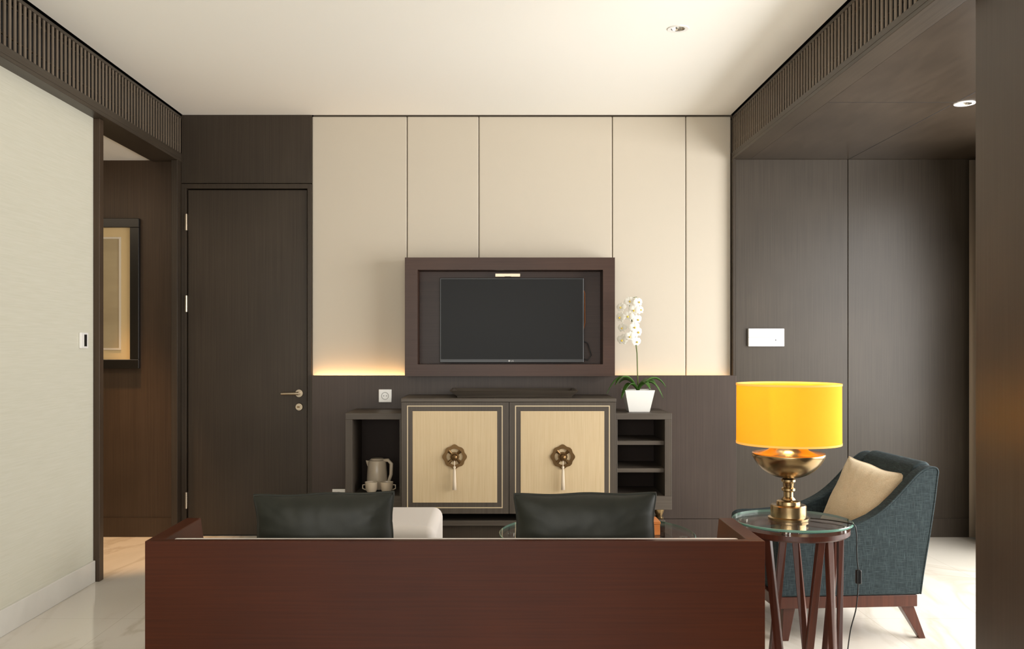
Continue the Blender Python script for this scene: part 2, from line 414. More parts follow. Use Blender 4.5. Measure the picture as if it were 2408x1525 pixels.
# curtain
cm = MB(); n = 90; rows = []
for i in range(n+1):
    y = 5.72+0.64*i/n; x = 3.26+0.045*math.sin(i*0.62)+0.01*math.sin(i*1.7)
    rows.append((cm.bm.verts.new((x, y, 0.015)), cm.bm.verts.new((x*0.98+3.26*0.02, y, 2.57))))
for i in range(n): cm.bm.faces.new((rows[i][0], rows[i+1][0], rows[i+1][1], rows[i][1]))
cu = build(cm, 'curtain', M['curtain'], smooth=True)
s = cu.modifiers.new('solid', 'SOLIDIFY'); s.thickness = 0.004
tag(cu, 'taupe floor length curtain hanging in folds at the alcove corner', 'curtain')

# ------------------------------------------------------------------ downlights
def downlight(x, y, z, label):
    t = thing('recessed_downlight', label, 'ceiling light', (x, y, z), group='recessed ceiling spotlights')
    build(MB().lathe([(0.0355, -0.003), (0.052, -0.004), (0.055, 0.0), (0.0355, 0.0)], (x, y, z), 40, closed=True), 'trim_ring', M['white'], t, smooth='auto')
    build(MB().lathe([(0.0352, -0.002), (0.030, 0.018), (0.021, 0.04), (0.0208, 0.04), (0.0297, 0.018), (0.034, -0.002)], (x, y, z), 40, closed=True), 'reflector', M['chrome'], t, smooth=True)
    build(MB().lathe([(0.0, 0.03), (0.018, 0.03), (0.02, 0.045), (0.0, 0.045)], (x, y, z), 24), 'bulb', mat('bulb_glow', (255, 240, 220), 0.4, emit=(255, 225, 180), es=2.5), t)
downlight(0.913, 4.69, ZC, 'small round recessed spotlight in the white ceiling')
downlight(2.475, 4.94, ZR, 'small round recessed spotlight in the dark wood alcove ceiling')

# ------------------------------------------------------------------ television box and television
yb = 6.25
def X(px, y): return (px-1166)*y/2200
def Z(py, y): return 1.31-(py-813)*y/2200
bx0, bx1, bz0, bz1 = X(952, yb), X(1446, yb), Z(884, yb), Z(605, yb)
ix0, ix1, iz0, iz1 = X(982, yb), X(1418, yb), Z(856, yb), Z(634, yb)
nb = thing('television_niche', 'dark brown wooden box frame around the television, fixed on the cream wall', 'wall niche', ((bx0+bx1)/2, 6.44, bz0))
g = MB(); g.box(bx0, bx1, yb, 6.448, iz1, bz1).box(bx0, bx1, yb, 6.448, bz0, iz0).box(bx0, ix0, yb, 6.448, iz0, iz1).box(ix1, bx1, yb, 6.448, iz0, iz1)
build(g, 'surround', M['tvwood'], nb)
build(MB().box(ix0, ix1, 6.42, 6.446, iz0, iz1), 'back_panel', M['tvwood'], nb)
bmc = (X(1165, 6.36)+X(1223, 6.36))/2
build(MB().box(X(1165, 6.36), X(1223, 6.36), 6.36, 6.42, Z(650, 6.36), Z(643, 6.36)).box(bmc-0.02, bmc+0.02, 6.34, 6.36, Z(650, 6.36), Z(645, 6.36)), 'mounting_bracket', M['nickel'], nb)

yt = 6.30
tx0, tx1, tz0, tz1 = X(1034, yt), X(1373, yt), Z(852, yt), Z(653, yt)
tv = thing('television', 'black flat screen television inside the brown wooden box', 'television', ((tx0+tx1)/2, yt+0.02, tz0))
build(MB().box(tx0, tx1, yt, yt+0.035, tz0, tz1), 'casing', M['dark'], tv, bevel=0.003)
build(MB().box(tx0+0.008, tx1-0.008, yt-0.0015, yt+0.001, tz0+0.022, tz1-0.008), 'screen', M['screen'], tv)
build(MB().box((tx0+tx1)/2-0.15, (tx0+tx1)/2+0.15, yt+0.035, 6.42, tz0+0.15, tz1-0.15), 'wall_mount', M['dark'], tv)
def text_mesh(txt, size, name, m, parent, loc, extr=0.0004):
    c = bpy.data.curves.new(name, 'FONT'); c.body = txt; c.size = size; c.extrude = extr; c.align_x = 'CENTER'
    o = bpy.data.objects.new(name+'_tmp', c); COL.objects.link(o)
    dg = bpy.context.evaluated_depsgraph_get(); me = bpy.data.meshes.new_from_object(o.evaluated_get(dg))
    bpy.data.objects.remove(o)
    me.transform(Matrix.Rotation(PI/2, 4, 'X'))
    me.transform(Matrix.Translation(Vector(loc)-world_loc(parent)))
    me.materials.clear(); me.materials.append(m)
    r = bpy.data.objects.new(name, me); COL.objects.link(r); r.parent = parent
    return r
lx = X(1203, yt)
lg = text_mesh('LG', 0.016, 'logo', M['offwhite'], tv, (lx+0.005, yt-0.002, tz0+0.006))
build(MB().lathe([(0.0, -0.002), (0.006, -0.002), (0.006, 0.0)], (lx-0.016, yt, tz0+0.0115), 20, axis='y'), 'logo_disc', M['offwhite'], tv)
build(MB().tube([(tx1-0.03, yt+0.04, tz0+0.16), (tx1+0.03, yt+0.05, tz0+0.13), (tx1+0.055, yt+0.05, tz0+0.05), (tx1+0.03, yt+0.04, tz0+0.015), (tx1-0.02, yt+0.04, tz0+0.03)], 0.004, 8), 'power_cable', M['cable'], tv, smooth=True)
build(MB().tube([(tx1-0.02, yt+0.06, tz1-0.02), (tx1+0.012, yt+0.07, tz1-0.1), (tx1+0.014, yt+0.07, tz1-0.3), (tx1-0.01, yt+0.06, tz1-0.4)], 0.003, 8), 'led_glow_streak', mat('led_glow_orange', (190, 110, 50), 0.5), tv, smooth=True)  # orange tube imitates the warm LED glow behind the television

# ------------------------------------------------------------------ wall fittings
def socket(px, py, label, grp='wall sockets'):
    x = X(px, 6.398); z = Z(py, 6.398)
    t = thing('wall_socket', label, 'socket', (x, 6.395, z-0.045), group=grp)
    build(MB().box(x-0.044, x+0.044, 6.388, 6.3975, z-0.044, z+0.044), 'cover_plate', M['white'], t, bevel=0.003)
    build(MB().lathe([(0.022, -0.002), (0.026, -0.002), (0.026, 0.003), (0.022, 0.003)], (x, 6.388, z), 28, closed=True, axis='y'), 'socket_ring', M['offwhite'], t)
    h = MB()
    for dx in (-0.009, 0.009): h.lathe([(0.0, -0.0012), (0.003, -0.0012), (0.003, 0.0005)], (x+dx, 6.388, z), 12, axis='y')
    build(h, 'pin_hole', M['dark'], t)
socket(906, 930, 'white wall socket on the dark wainscot above the side shelf')
socket(797, 1164, 'white wall socket low on the wainscot beside the shelf unit')
cp = thing('control_panel', 'white rectangular control panel on the dark alcove wall', 'control panel', (X(1801, 6.41), 6.415, Z(814, 6.41)))
x0, x1, z0, z1 = X(1759, 6.41), X(1843, 6.41), Z(814, 6.41), Z(772, 6.41)
build(MB().box(x0, x1, 6.395, 6.4195, z0, z1), 'housing', M['white'], cp, bevel=0.003)
build(MB().box(x0, x1, 6.3945, 6.396, (z0+z1)/2-0.002, (z0+z1)/2+0.002), 'groove', M['offwhite'], cp)
mk = MB()
for k in range(4): mk.box(X(1832, 6.41), X(1840, 6.41), 6.3945, 6.396, Z(798+4*k, 6.41)-0.001, Z(798+4*k, 6.41)+0.001)
build(mk, 'marking', M['dark'], cp)
build(MB().box(X(1821, 6.41), X(1824, 6.41), 6.3945, 6.396, Z(799, 6.41)-0.004, Z(799, 6.41)+0.003), 'indicator', M['dark'], cp)
th = thing('thermostat', 'small white thermostat with dark display on the pale left wall', 'thermostat', (XW+0.005, 5.07, 1.30))
build(MB().box(XW+0.0003, XW+0.013, 5.02, 5.11, 1.297, 1.383), 'housing', M['white'], th, bevel=0.003)
build(MB().box(XW+0.013, XW+0.0145, 5.058, 5.088, 1.308, 1.372), 'display', M['dark'], th)

px1 = X(327, 6.40); zt = Z(513, 6.40); zbm = Z(866, 6.40); px0 = px1-0.86
pf = thing('framed_picture', 'black framed picture with gold mat on the passage wall', 'picture', ((px0+px1)/2, 6.42, zbm))
w = 0.062
g = MB(); g.box(px0, px1, 6.395, 6.429, zt-w, zt).box(px0, px1, 6.395, 6.429, zbm, zbm+w).box(px0, px0+w, 6.395, 6.429, zbm+w, zt-w).box(px1-w, px1, 6.395, 6.429, zbm+w, zt-w)
build(g, 'frame', M['black_frame'], pf, bevel=0.003)
w2_ = w+0.065
build(MB().box(px0+w, px1-w, 6.41, 6.42, zbm+w, zt-w), 'mat_board', M['mat_board'], pf)
a0, a1, b0, b1 = px0+w2_, px1-w2_, zbm+w2_, zt-w2_
g = MB(); t_ = 0.013
g.box(a0, a1, 6.404, 6.41, b1-t_, b1).box(a0, a1, 6.404, 6.41, b0, b0+t_).box(a0, a0+t_, 6.404, 6.41, b0+t_, b1-t_).box(a1-t_, a1, 6.404, 6.41, b0+t_, b1-t_)
build(g, 'inner_fillet', M['fillet'], pf)
build(MB().box(a0+t_, a1-t_, 6.407, 6.41, b0+t_, b1-t_), 'print', M['art_paper'], pf)

# ------------------------------------------------------------------ console
YC = 5.90
cab = thing('console_cabinet', 'grey brown two door cabinet with straw coloured door panels under the television', 'cabinet', (X(1196, YC), 6.15, 0))
cx0, cx1, cz0, cz1 = X(943, YC), X(1449, YC), Z(1208, YC), Z(937, YC)
build(MB().box(cx0, cx1, YC+0.022, 6.39, cz0, cz1-0.02), 'body', M['cab_v'], cab)
build(MB().box(cx0, cx1, YC, 6.395, cz1-0.02, cz1+0.002), 'top', M['cab'], cab, bevel=0.002)
xm = X(1197, YC)
for (a, b, hxp) in ((cx0+0.002, xm-0.002, 1069), (xm+0.002, cx1-0.002, 1323)):
    d = build(MB().box(a, b, YC, YC+0.022, cz0+0.002, cz1-0.022), 'door', M['cab_v'], cab, bevel=0.0015)
    l0, l1, zz0, zz1 = a+0.036, b-0.038, Z(1194, YC), Z(953, YC)
    q = 0.006; g = MB()
    g.box(l0, l1, YC-0.001, YC+0.002, zz1-q, zz1).box(l0, l1, YC-0.001, YC+0.002, zz0, zz0+q).box(l0, l0+q, YC-0.001, YC+0.002, zz0+q, zz1-q).box(l1-q, l1, YC-0.001, YC+0.002, zz0+q, zz1-q)
    build(g, 'inlay_line', M['straw_line'], d)
    build(MB().box(l0+0.035, l1-0.035, YC-0.002, YC+0.002, Z(1181, YC), Z(966, YC)), 'straw_panel', M['straw'], d, bevel=0.001, label='straw coloured door panel')
    hx_, hz_ = X(hxp, YC), Z(1073, YC)
    pl = MB()
    # scalloped round band with cusps, pierced inside, centre boss joined by four bars
    fo = lambda t: 0.069+0.005*abs(math.cos(2*t))**0.7+0.004*math.cos(8*t)
    fi = lambda t: 0.045+0.006*abs(math.cos(2*t))
    pl.ring_plate(fo, fi, YC-0.010, YC-0.002, 144, (hx_, hz_))
    pl.ring_plate(lambda t: 0.030, lambda t: 0.008, YC-0.012, YC-0.002, 64, (hx_, hz_))
    for k in range(4):
        t = PI/4+k*PI/2
        pl.tube([(hx_+0.025*math.cos(t), YC-0.006, hz_+0.025*math.sin(t)), (hx_+0.052*math.cos(t), YC-0.006, hz_+0.052*math.sin(t))], [0.008, 0.012], 8)
    build(pl, 'handle_plate', M['brass_dk'], d, smooth='auto', label='pierced antique brass quatrefoil plate')
    build(MB().lathe([(0.007, -0.002), (0.007, -0.022), (0.016, -0.028), (0.022, -0.038), (0.016, -0.049), (0.0, -0.053)], (hx_, YC, hz_), 24, axis='y'), 'knob', M['brass_dk'], d, smooth=True)
    ts = MB()
    ts.tube([(hx_, YC-0.03, hz_-0.015), (hx_, YC-0.03, hz_-0.06)], 0.0035, 8)
    ts.lathe([(0.0, -0.055), (0.007, -0.058), (0.009, -0.065), (0.006, -0.072), (0.009, -0.09), (0.011, -0.15), (0.013, -0.205), (0.0, -0.206)], (hx_, YC-0.03, hz_), 16)
    build(ts, 'tassel', M['tassel'], d, smooth=True, label='pale cream tassel')

BB = 0.088
def side_unit(x0, x1, z0, z1, yf, label, shelves):
    t = thing('shelf_unit', label, 'shelf unit', ((x0+x1)/2, 6.15, 0))
    th_ = 0.045
    build(MB().box(x0, x1, yf, 6.392, z1-0.04, z1), 'top_board', M['cab'], t, bevel=0.002)
    build(MB().box(x0, x1, yf, 6.392, z0, z0+BB), 'bottom_board', M['cab'], t, bevel=0.002)
    lw, rw = (th_, 0.012) if x0 < 0 else (0.012, th_)
    build(MB().box(x0, x0+lw, yf, 6.392, z0+BB, z1-0.04), 'side_board', M['cab_v'], t, bevel=0.0015)
    build(MB().box(x1-rw, x1, yf, 6.392, z0+BB, z1-0.04), 'side_board', M['cab_v'], t, bevel=0.0015)
    xa, xb = x0+lw, x1-rw
    build(MB().box(xa, xb, 6.37, 6.39, z0+BB, z1-0.04), 'back_board', M['cab_in'], t)
    for z in shelves: build(MB().box(xa, xb, yf+0.03, 6.37, z-0.026, z), 'shelf', M['cab'], t, bevel=0.001)
    return t
YS = 5.95
side_unit(X(812, YS), cx0-0.003, Z(1198, YS), Z(971, YS), YS, 'low open shelf unit left of the cabinet, holding the kettle', [])
side_unit(cx1+0.003, X(1580, YS), Z(1198, YS), Z(971, YS), YS, 'low open shelf unit with three shelves right of the cabinet', [Z(1037, YS), Z(1102, YS)])
zc_ = Z(1198, YS)
ft = thing('console_plinth', 'long dark plinth with brass feet carrying the cabinet and shelves', 'plinth', (0.08, 6.15, 0))
build(MB().box(X(830, YS), X(1565, YS), YS+0.01, 6.385, 0.165, 0.2), 'top_board', M['cab'], ft, bevel=0.003)
build(MB().box(X(840, YS), X(1555, YS), YS+0.05, 6.36, 0.0, 0.165), 'base_box', M['door_wood'], ft)
for (fx, h) in ((X(850, 6), zc_), (X(1551, 6.0), zc_), (X(970, 6), cz0), (X(1425, 6), cz0)):
    for fy in (6.02, 6.32):
        build(MB().lathe([(0.0, 0.2), (0.026, 0.2), (0.03, 0.208), (0.020, 0.222), (0.034, h-0.014), (0.037, h-0.005), (0.0, h-0.0005)], (fx, fy, 0), 24), 'brass_foot', M['brass'], ft, smooth='auto')

# tray
def rect(x0, x1, y0, y1, z): return [(x0, y0, z), (x1, y0, z), (x1, y1, z), (x0, y1, z)]
tr = MB(); zt0 = cz1+0.002
tb0, tb1 = X(1075, 5.96), X(1345, 5.96); tt0, tt1 = X(1057, 5.96), X(1361, 5.96)
H = 0.046
tr.hull8(rect(tb0, tb1, 6.0, 6.30, zt0), rect(tb0-0.005, tb1+0.005, 5.99, 6.31, zt0+0.012))
o_b = rect(tb0, tb1, 6.0, 6.30, zt0+0.006); o_t = rect(tt0, tt1, 5.955, 6.345, zt0+H)
i_b = rect(tb0+0.012, tb1-0.012, 6.012, 6.288, zt0+0.006); i_t = rect(tt0+0.014, tt1-0.014, 5.969, 6.331, zt0+H)
for k in range(4):
    j = (k+1) % 4
    tr.hull8([o_b[k], o_b[j], i_b[j], i_b[k]], [o_t[k], o_t[j], i_t[j], i_t[k]])
tag(build(tr, 'serving_tray', M['cab'], bevel=0.001), 'long dark wooden tray with flared sides on the cabinet top', 'tray')

# kettle & cups
zsh = Z(1198, YS)+BB+0.0005
kx, ky = X(890, 6.16), 6.17
ke = thing('electric_kettle', 'cream electric kettle in the left shelf unit', 'kettle', (kx, ky, zsh))
build(MB().lathe([(0.0, 0), (0.068, 0), (0.07, 0.012), (0.0, 0.014)], (kx, ky, zsh), 32), 'power_base', M['dark'], ke, smooth='auto')
build(MB().lathe([(0.0, 0.015), (0.069, 0.015), (0.070, 0.03), (0.066, 0.12), (0.060, 0.188), (0.054, 0.200), (0.0, 0.202)], (kx-0.01, ky, zsh), 36), 'body', M['ceramic'], ke, smooth='auto')
build(MB().lathe([(0.0, 0.202), (0.050, 0.202), (0.040, 0.213), (0.0, 0.217)], (kx-0.01, ky, zsh), 30), 'lid', M['ceramic'], ke, smooth='auto')
build(MB().tube([(kx+0.03, ky-0.01, zsh+0.200), (kx+0.065, ky-0.02, zsh+0.203), (kx+0.086, ky-0.024, zsh+0.18), (kx+0.084, ky-0.022, zsh+0.11), (kx+0.070, ky-0.02, zsh+0.06), (kx+0.04, ky-0.01, zsh+0.045)], 0.012, 10), 'handle', M['ceramic'], ke, smooth=True)
build(MB().hull8([(kx-0.055, ky-0.015, zsh+0.15), (kx-0.055, ky+0.015, zsh+0.15), (kx-0.068, ky+0.015, zsh+0.15), (kx-0.068, ky-0.015, zsh+0.15)], [(kx-0.05, ky-0.02, zsh+0.196), (kx-0.05, ky+0.02, zsh+0.196), (kx-0.084, ky+0.01, zsh+0.200), (kx-0.084, ky-0.01, zsh+0.200)]), 'spout', M['ceramic'], ke)
def cup(cx, cy, sgn, label):
    t = thing('tea_cup', label, 'cup', (cx, cy, zsh), group='tea cups in front of the kettle')
    build(MB().lathe([(0.0, 0.001), (0.022, 0.001), (0.024, 0.008), (0.038, 0.03), (0.043, 0.078), (0.040, 0.078), (0.035, 0.032), (0.0, 0.012)], (cx, cy, zsh), 30), 'bowl', M['ceramic'], t, smooth='auto')
    build(MB().tube([(cx+sgn*0.038, cy, zsh+0.06), (cx+sgn*0.056, cy, zsh+0.058), (cx+sgn*0.057, cy, zsh+0.035), (cx+sgn*0.034, cy, zsh+0.026)], 0.004, 8), 'handle', M['ceramic'], t, smooth=True)
cup(X(873, 6.02), 6.03, -1, 'left one of two cream cups in front of the kettle')
cup(X(909, 6.02), 6.03, 1, 'right one of two cream cups in front of the kettle')

# ------------------------------------------------------------------ orchid
ox, oy, oz = X(1501, 6.1), 6.12, Z(971, YS)
orc = thing('potted_orchid', 'white orchid in a square white pot on the right shelf unit', 'potted plant', (ox, oy, oz))
def sq(h, z): return rect(ox-h, ox+h, oy-h, oy+h, z)
pt = MB(); zs = oz+0.142
pt.hull8(sq(0.066, oz+0.001), sq(0.069, oz+0.012))
ob, ot, ib, it = sq(0.068, oz+0.008), sq(0.096, zs), sq(0.060, oz+0.010), sq(0.088, zs)
for k in range(4):
    j = (k+1) % 4; pt.hull8([ob[k], ob[j], ib[j], ib[k]], [ot[k], ot[j], it[j], it[k]])
build(pt, 'pot', M['pot'], orc, label='square tapered white ceramic pot')
build(MB().hull8(sq(0.061, oz+0.02), sq(0.084, zs-0.012)), 'soil', M['soil'], orc)
def leaf(ang, L_, rise, droop, wd):
    m = MB(); n = 14; rows = []
    dx, dy = math.cos(ang), math.sin(ang)
    for i in range(n+1):
        t = i/n; r = L_*t; z = zs-0.008+rise*math.sin(t*PI*0.62)-droop*t*t
        w_ = wd*math.sin(PI*min(1, (t*0.93+0.07)))**0.6*(1 if t < .97 else .4)
        c = Vector((ox+dx*r, oy+dy*r, z)); sd = Vector((-dy, dx, 0))*w_
        rows.append([m.bm.verts.new(c+sd+Vector((0, 0, .012*w_/wd))), m.bm.verts.new(c), m.bm.verts.new(c-sd+Vector((0, 0, .012*w_/wd)))])
    for i in range(n):
        for k in range(2): m.bm.faces.new((rows[i][k], rows[i][k+1], rows[i+1][k+1], rows[i+1][k]))
    o = build(m, 'leaf', M['leaf'], orc, smooth=True)
    s = o.modifiers.new('solid', 'SOLIDIFY'); s.thickness = 0.003
for a in ((PI*0.97, 0.20, 0.15, 0.160, 0.026), (PI*1.12, 0.17, 0.13, 0.08, 0.024), (0.05, 0.185, 0.12, 0.09, 0.024), (-0.35, 0.165, 0.11, 0.15, 0.026), (PI*0.85, 0.13, 0.09, 0.04, 0.024), (0.5, 0.15, 0.1, 0.06, 0.024), (-1.0, 0.12, 0.08, 0.06, 0.022), (PI*1.2, 0.15, 0.09, 0.13, 0.022)):
    leaf(*a)
def P(px, py, y=6.1): return Vector((X(px, y), y, Z(py, y)))
stem_pts = [P(1500, 905), P(1499, 870), P(1498, 830), P(1493, 785), P(1484, 745), P(1480, 715), P(1487, 700), P(1498, 698)]
build(MB().tube(stem_pts, [0.004]*5+[0.003, 0.0025, 0.002], 8), 'stem', M['stem'], orc, smooth=True)
def petal_mesh(specs):
    m = MB()
    for (ang, L_, wd, tilt) in specs:
        n = 8; rows = []
        d = Vector((math.cos(ang), 0, math.sin(ang))); sd = Vector((-math.sin(ang), 0, math.cos(ang)))
        for i in range(n+1):
            t = i/n; w_ = wd*math.sin(PI*(0.06+0.92*t))**0.75
            c = d*L_*t+Vector((0, -0.006-tilt*math.sin(t*PI)*0.3+0.006*t, 0))
            rows.append([m.bm.verts.new(c+sd*w_*k+Vector((0, 0.003*k*k, 0))) for k in (-1, -0.5, 0, 0.5, 1)])
        for i in range(n):
            for k in range(4): m.bm.faces.new((rows[i][k], rows[i][k+1], rows[i+1][k+1], rows[i+1][k]))
    return m
fl = build(petal_mesh([(PI/2, 0.038, 0.015, .01), (PI*0.05, 0.042, 0.023, .02), (PI*0.95, 0.042, 0.023, .02), (-PI*0.3, 0.036, 0.014, .01), (-PI*0.7, 0.036, 0.014, .01)]), 'flower', M['petal'], orc, local=True, smooth=True)
lp = build(MB().sphere((0, -0.014, -0.006), 0.006, (1, 1.3, 1.2), 10, 8), 'flower_lip', M['lip'], fl, local=True, smooth=True)
spots = [(1480, 708, 0.0), (1500, 710, .5), (1491, 728, -.2), (1461, 722, -.6), (1504, 728, .6), (1478, 742, -.4), (1498, 750, .4), (1460, 745, -.8), (1491, 768, .1), (1464, 770, -.6), (1498, 780, .5), (1481, 790, -.1), (1464, 798, -.5), (1496, 802, .4)]
for i, (px, py, a) in enumerate(spots):
    y = 6.085-0.02*(i % 3)
    p = Vector((X(px, y), y, Z(py, y)))-world_loc(orc)
    if i == 0: f = fl
    else:
        f = fl.copy(); COL.objects.link(f); f.parent = orc
        c = lp.copy(); COL.objects.link(c); c.parent = f
    f.location = p; f.rotation_euler = (random.uniform(-0.35, 0.1), random.uniform(-0.4, 0.4), a)
    sc = random.uniform(0.82, 1.0); f.scale = (sc, sc, sc)

# ------------------------------------------------------------------ cushions
def pillow_mesh(w, h, t, seed=0, n=56, wr=0.006, pinch=0.06, pz=0.05, fold=1.0):
    m = MB()
    def pos(u, v, s):
        x = w/2*u*(1-pinch*(1-v*v)); z = h/2*v*(1-pz*(1-u*u))
        z += 0.004*math.sin(u*5.2+seed)*v*(1-u*u); x += 0.003*math.sin(v*6+seed)*u*(1-v*v)
        th = t/2*(max(0, (1-abs(u)**3.0))*max(0, (1-abs(v)**3.0)))**0.5
        nz = noise.noise(Vector((u*1.6+seed, v*1.6, s*3.1+seed)))*wr*1.5 + noise.noise(Vector((u*7+seed, v*3.5, s*5)))*wr*0.5
        e = max(abs(u), abs(v)); c = u if abs(v) > abs(u) else v
        nz += fold*wr*(math.sin(c*23+seed)+0.6*math.sin(c*41+2*seed))*max(0, e-0.55)*1.0
        dg = abs(abs(u)-abs(v)); nz -= fold*wr*1.1*math.exp(-(dg/0.10)**2)*max(0, min(abs(u), abs(v))-0.35)*2
        k = min(1, 3.5*(1-e))
        return Vector((x, s*(th+nz*k), z+h/2))
    G = {}
    for s in (1, -1):
        for i in range(n+1):
            for j in range(n+1):
                edge = i in (0, n) or j in (0, n)
                if edge and s == -1: G[(s, i, j)] = G[(1, i, j)]; continue
                u = math.sin((2*i/n-1)*PI/2); v = math.sin((2*j/n-1)*PI/2)
                G[(s, i, j)] = m.bm.verts.new(pos(u, v, s))
        for i in range(n):
            for j in range(n): m.bm.faces.new((G[(s, i, j)], G[(s, i+1, j)], G[(s, i+1, j+1)], G[(s, i, j+1)]))
    loop = []
    for k in range(24): loop.append((-1+2*k/24, -1))
    for k in range(24): loop.append((1, -1+2*k/24))
    for k in range(24): loop.append((1-2*k/24, 1))
    for k in range(24): loop.append((-1, 1-2*k/24))
    pts = [pos(u, v, 1) for u, v in loop]
    for p in pts: p.y = 0
    return m, pts
def cushion(w, h, t, loc, rot, m_, label, cat='cushion', seed=0, group=None, wr=0.006, pr=0.005, pinch=0.06, pz=0.05):
    th_ = thing('cushion', label, cat, loc, 0, group); th_.rotation_euler = rot
    m, pts = pillow_mesh(w, h, t, seed, wr=wr, pinch=pinch, pz=pz)
    build(m, 'cover', m_, th_, local=True, smooth=True)
    build(MB().tube(pts, pr, 8, closed=True), 'piping', m_, th_, local=True, smooth=True)
    return th_
YP = 3.545
def xp(px): return (px-1166)*YP/2200
cushion(0.527, 0.352, 0.165, ((xp(605)+xp(932))/2, YP, 0.403), (math.radians(3), math.radians(-1.3), 0), M['leather'], 'dark green leather cushion at the left end of the sofa', seed=1.3, group='dark cushions on the sofa', pinch=0.05, pz=0.022, wr=0.004)
cushion(0.533, 0.352, 0.165, ((xp(1212)+xp(1541))/2, YP, 0.403), (math.radians(3), math.radians(-0.5), 0), M['leather'], 'dark green leather cushion on the right half of the sofa', seed=7.7, group='dark cushions on the sofa', pinch=0.045, pz=0.022, wr=0.004)

# ------------------------------------------------------------------ sofa
sx0, sx1, sy0, szt = -1.246, 0.956, 3.32, 0.618
sofa = thing('sofa', 'low sofa with red brown mahogany back and cream seat, seen from behind', 'sofa', ((sx0+sx1)/2, 3.7, 0))
build(MB().box(sx0, sx1, sy0, sy0+0.035, 0.07, szt), 'back_panel', M['mahog'], sofa, bevel=0.003)
prof = [(sy0+0.036, 0.07), (4.05, 0.07), (4.05, 0.40), (3.84, 0.44), (3.77, szt), (sy0+0.036, szt)]
build(MB().prism(prof, 'x', sx0, sx0+0.058), 'arm_panel', M['mahog'], sofa, bevel=0.003)
build(MB().prism(prof, 'x', sx1-0.058, sx1), 'arm_panel', M['mahog'], sofa, bevel=0.003)
ia, ib_ = sx0+0.06, sx1-0.06
build(MB().box(ia, ib_, 3.40, 4.04, 0.12, 0.25), 'seat_base', M['mahog'], sofa)
mid = (ia+ib_)/2
for a, b in ((ia+0.003, mid-0.003), (mid+0.003, ib_-0.003)):
    build(MB().box(a, b, 3.46, 4.06, 0.252, 0.40), 'seat_cushion', M['fabric_cream'], sofa, bevel=0.03, segs=4)
build(MB().box(ia+0.002, ib_-0.002, 3.358, 3.455, 0.25, 0.604), 'back_pad', M['fabric_cream'], sofa, bevel=0.012, segs=4)
for fx in (sx0+0.03, sx1-0.08):
    for fy in (3.36, 3.96): build(MB().hull8(rect(fx+.005, fx+0.045, fy+.005, fy+0.045, 0.0), rect(fx, fx+0.05, fy, fy+0.05, 0.0695)), 'leg', M['mahog_v'], sofa)

oxr = X(1027, 4.55); oxl = oxr-0.70
ot_ = thing('ottoman', 'cream upholstered ottoman showing past the left cushion', 'ottoman', ((oxl+oxr)/2, 4.85, 0))
build(MB().box(oxl, oxr, 4.5, 5.1, 0.10, 0.440), 'upholstered_body', M['fabric_cream'], ot_, bevel=0.05, segs=5)
for fx in (oxl+0.06, oxr-0.11):
    for fy in (4.56, 4.99): build(MB().hull8(rect(fx+.005, fx+0.045, fy+.005, fy+0.045, 0.0), rect(fx, fx+0.05, fy, fy+0.05, 0.0995)), 'leg', M['mahog_v'], ot_)

# ------------------------------------------------------------------ glass tables
def glass_table(name, label, cat, cx, cy, R, zt, nlegs, rin, spl=0.2, ph0=0.0, lw=0.030, pads=4):
    t = thing(name, label, cat, (cx, cy, 0))
    build(MB().lathe([(0.0, -0.010), (R-0.003, -0.010), (R-0.003, 0.0), (0.0, 0.0)], (cx, cy, zt), 96), 'glass_top', M['glass'], t)
    build(MB().lathe([(R-0.0028, -0.0100), (R, -0.008), (R, -0.002), (R-0.0028, 0.0)], (cx, cy, zt), 96, closed=True), 'glass_edge', M['glass_edge'], t, label='greenish edge of the glass top')
    for k in range(pads):
        a = PI/4+ph0+k*2*PI/pads; r = (rin+R)/2-0.01
        build(MB().lathe([(0.0, -0.026), (0.017, -0.026), (0.019, -0.0105), (0.0, -0.0105)], (cx+r*math.cos(a), cy+r*math.sin(a), zt), 24), 'support_disc', M['chrome'], t, smooth='auto')
    ro = R-0.012
    build(MB().lathe([(rin, -0.052), (ro-0.008, -0.052), (ro, -0.045), (ro, -0.027), (rin, -0.027)], (cx, cy, zt), 96, closed=True), 'wood_ring', M['mahog_v'], t, smooth='auto')
    ztop = zt-0.0525
    for k in range(nlegs):
        a = ph0+2*PI*k/nlegs
        for sg in (-1, 1):
            ta = a+sg*0.10; ba = a+sg*spl
            rt = (rin+ro)/2; rb = rt*0.93
            def q(r, an, z, w_=lw, d_=lw*0.7):
                c = Vector((cx+r*math.cos(an), cy+r*math.sin(an), z)); e = Vector((math.cos(an), math.sin(an), 0)); f = Vector((-math.sin(an), math.cos(an), 0))
                return [c-e*d_/2-f*w_/2, c+e*d_/2-f*w_/2, c+e*d_/2+f*w_/2, c-e*d_/2+f*w_/2]
            build(MB().hull8(q(rb, ba, 0), q(rt, ta, ztop)), 'leg', M['mahog_v'], t, bevel=0.002)
    return t
TX, TY, TZ = 1.192, 3.77, 0.612
glass_table('side_table', 'round glass topped side table with slanted mahogany legs under the lamp', 'side table', TX, TY, 0.234, TZ, 5, 0.165, spl=0.40, ph0=-1.2)
CX, CY, CZ = 0.492, 4.57, 0.40
glass_table('coffee_table', 'round glass coffee table with wooden rim beyond the sofa', 'coffee table', CX, CY, 0.475, CZ, 5, 0.38, spl=0.3, ph0=-0.9, lw=0.035)
wb_ = thing('wooden_box', 'small orange wooden box on the glass coffee table', 'box', (0.735, 4.56, CZ))
build(MB().box(0.67, 0.790, 4.50, 4.63, CZ+0.0005, CZ+0.052), 'box_body', M['orange_box'], wb_, bevel=0.002)
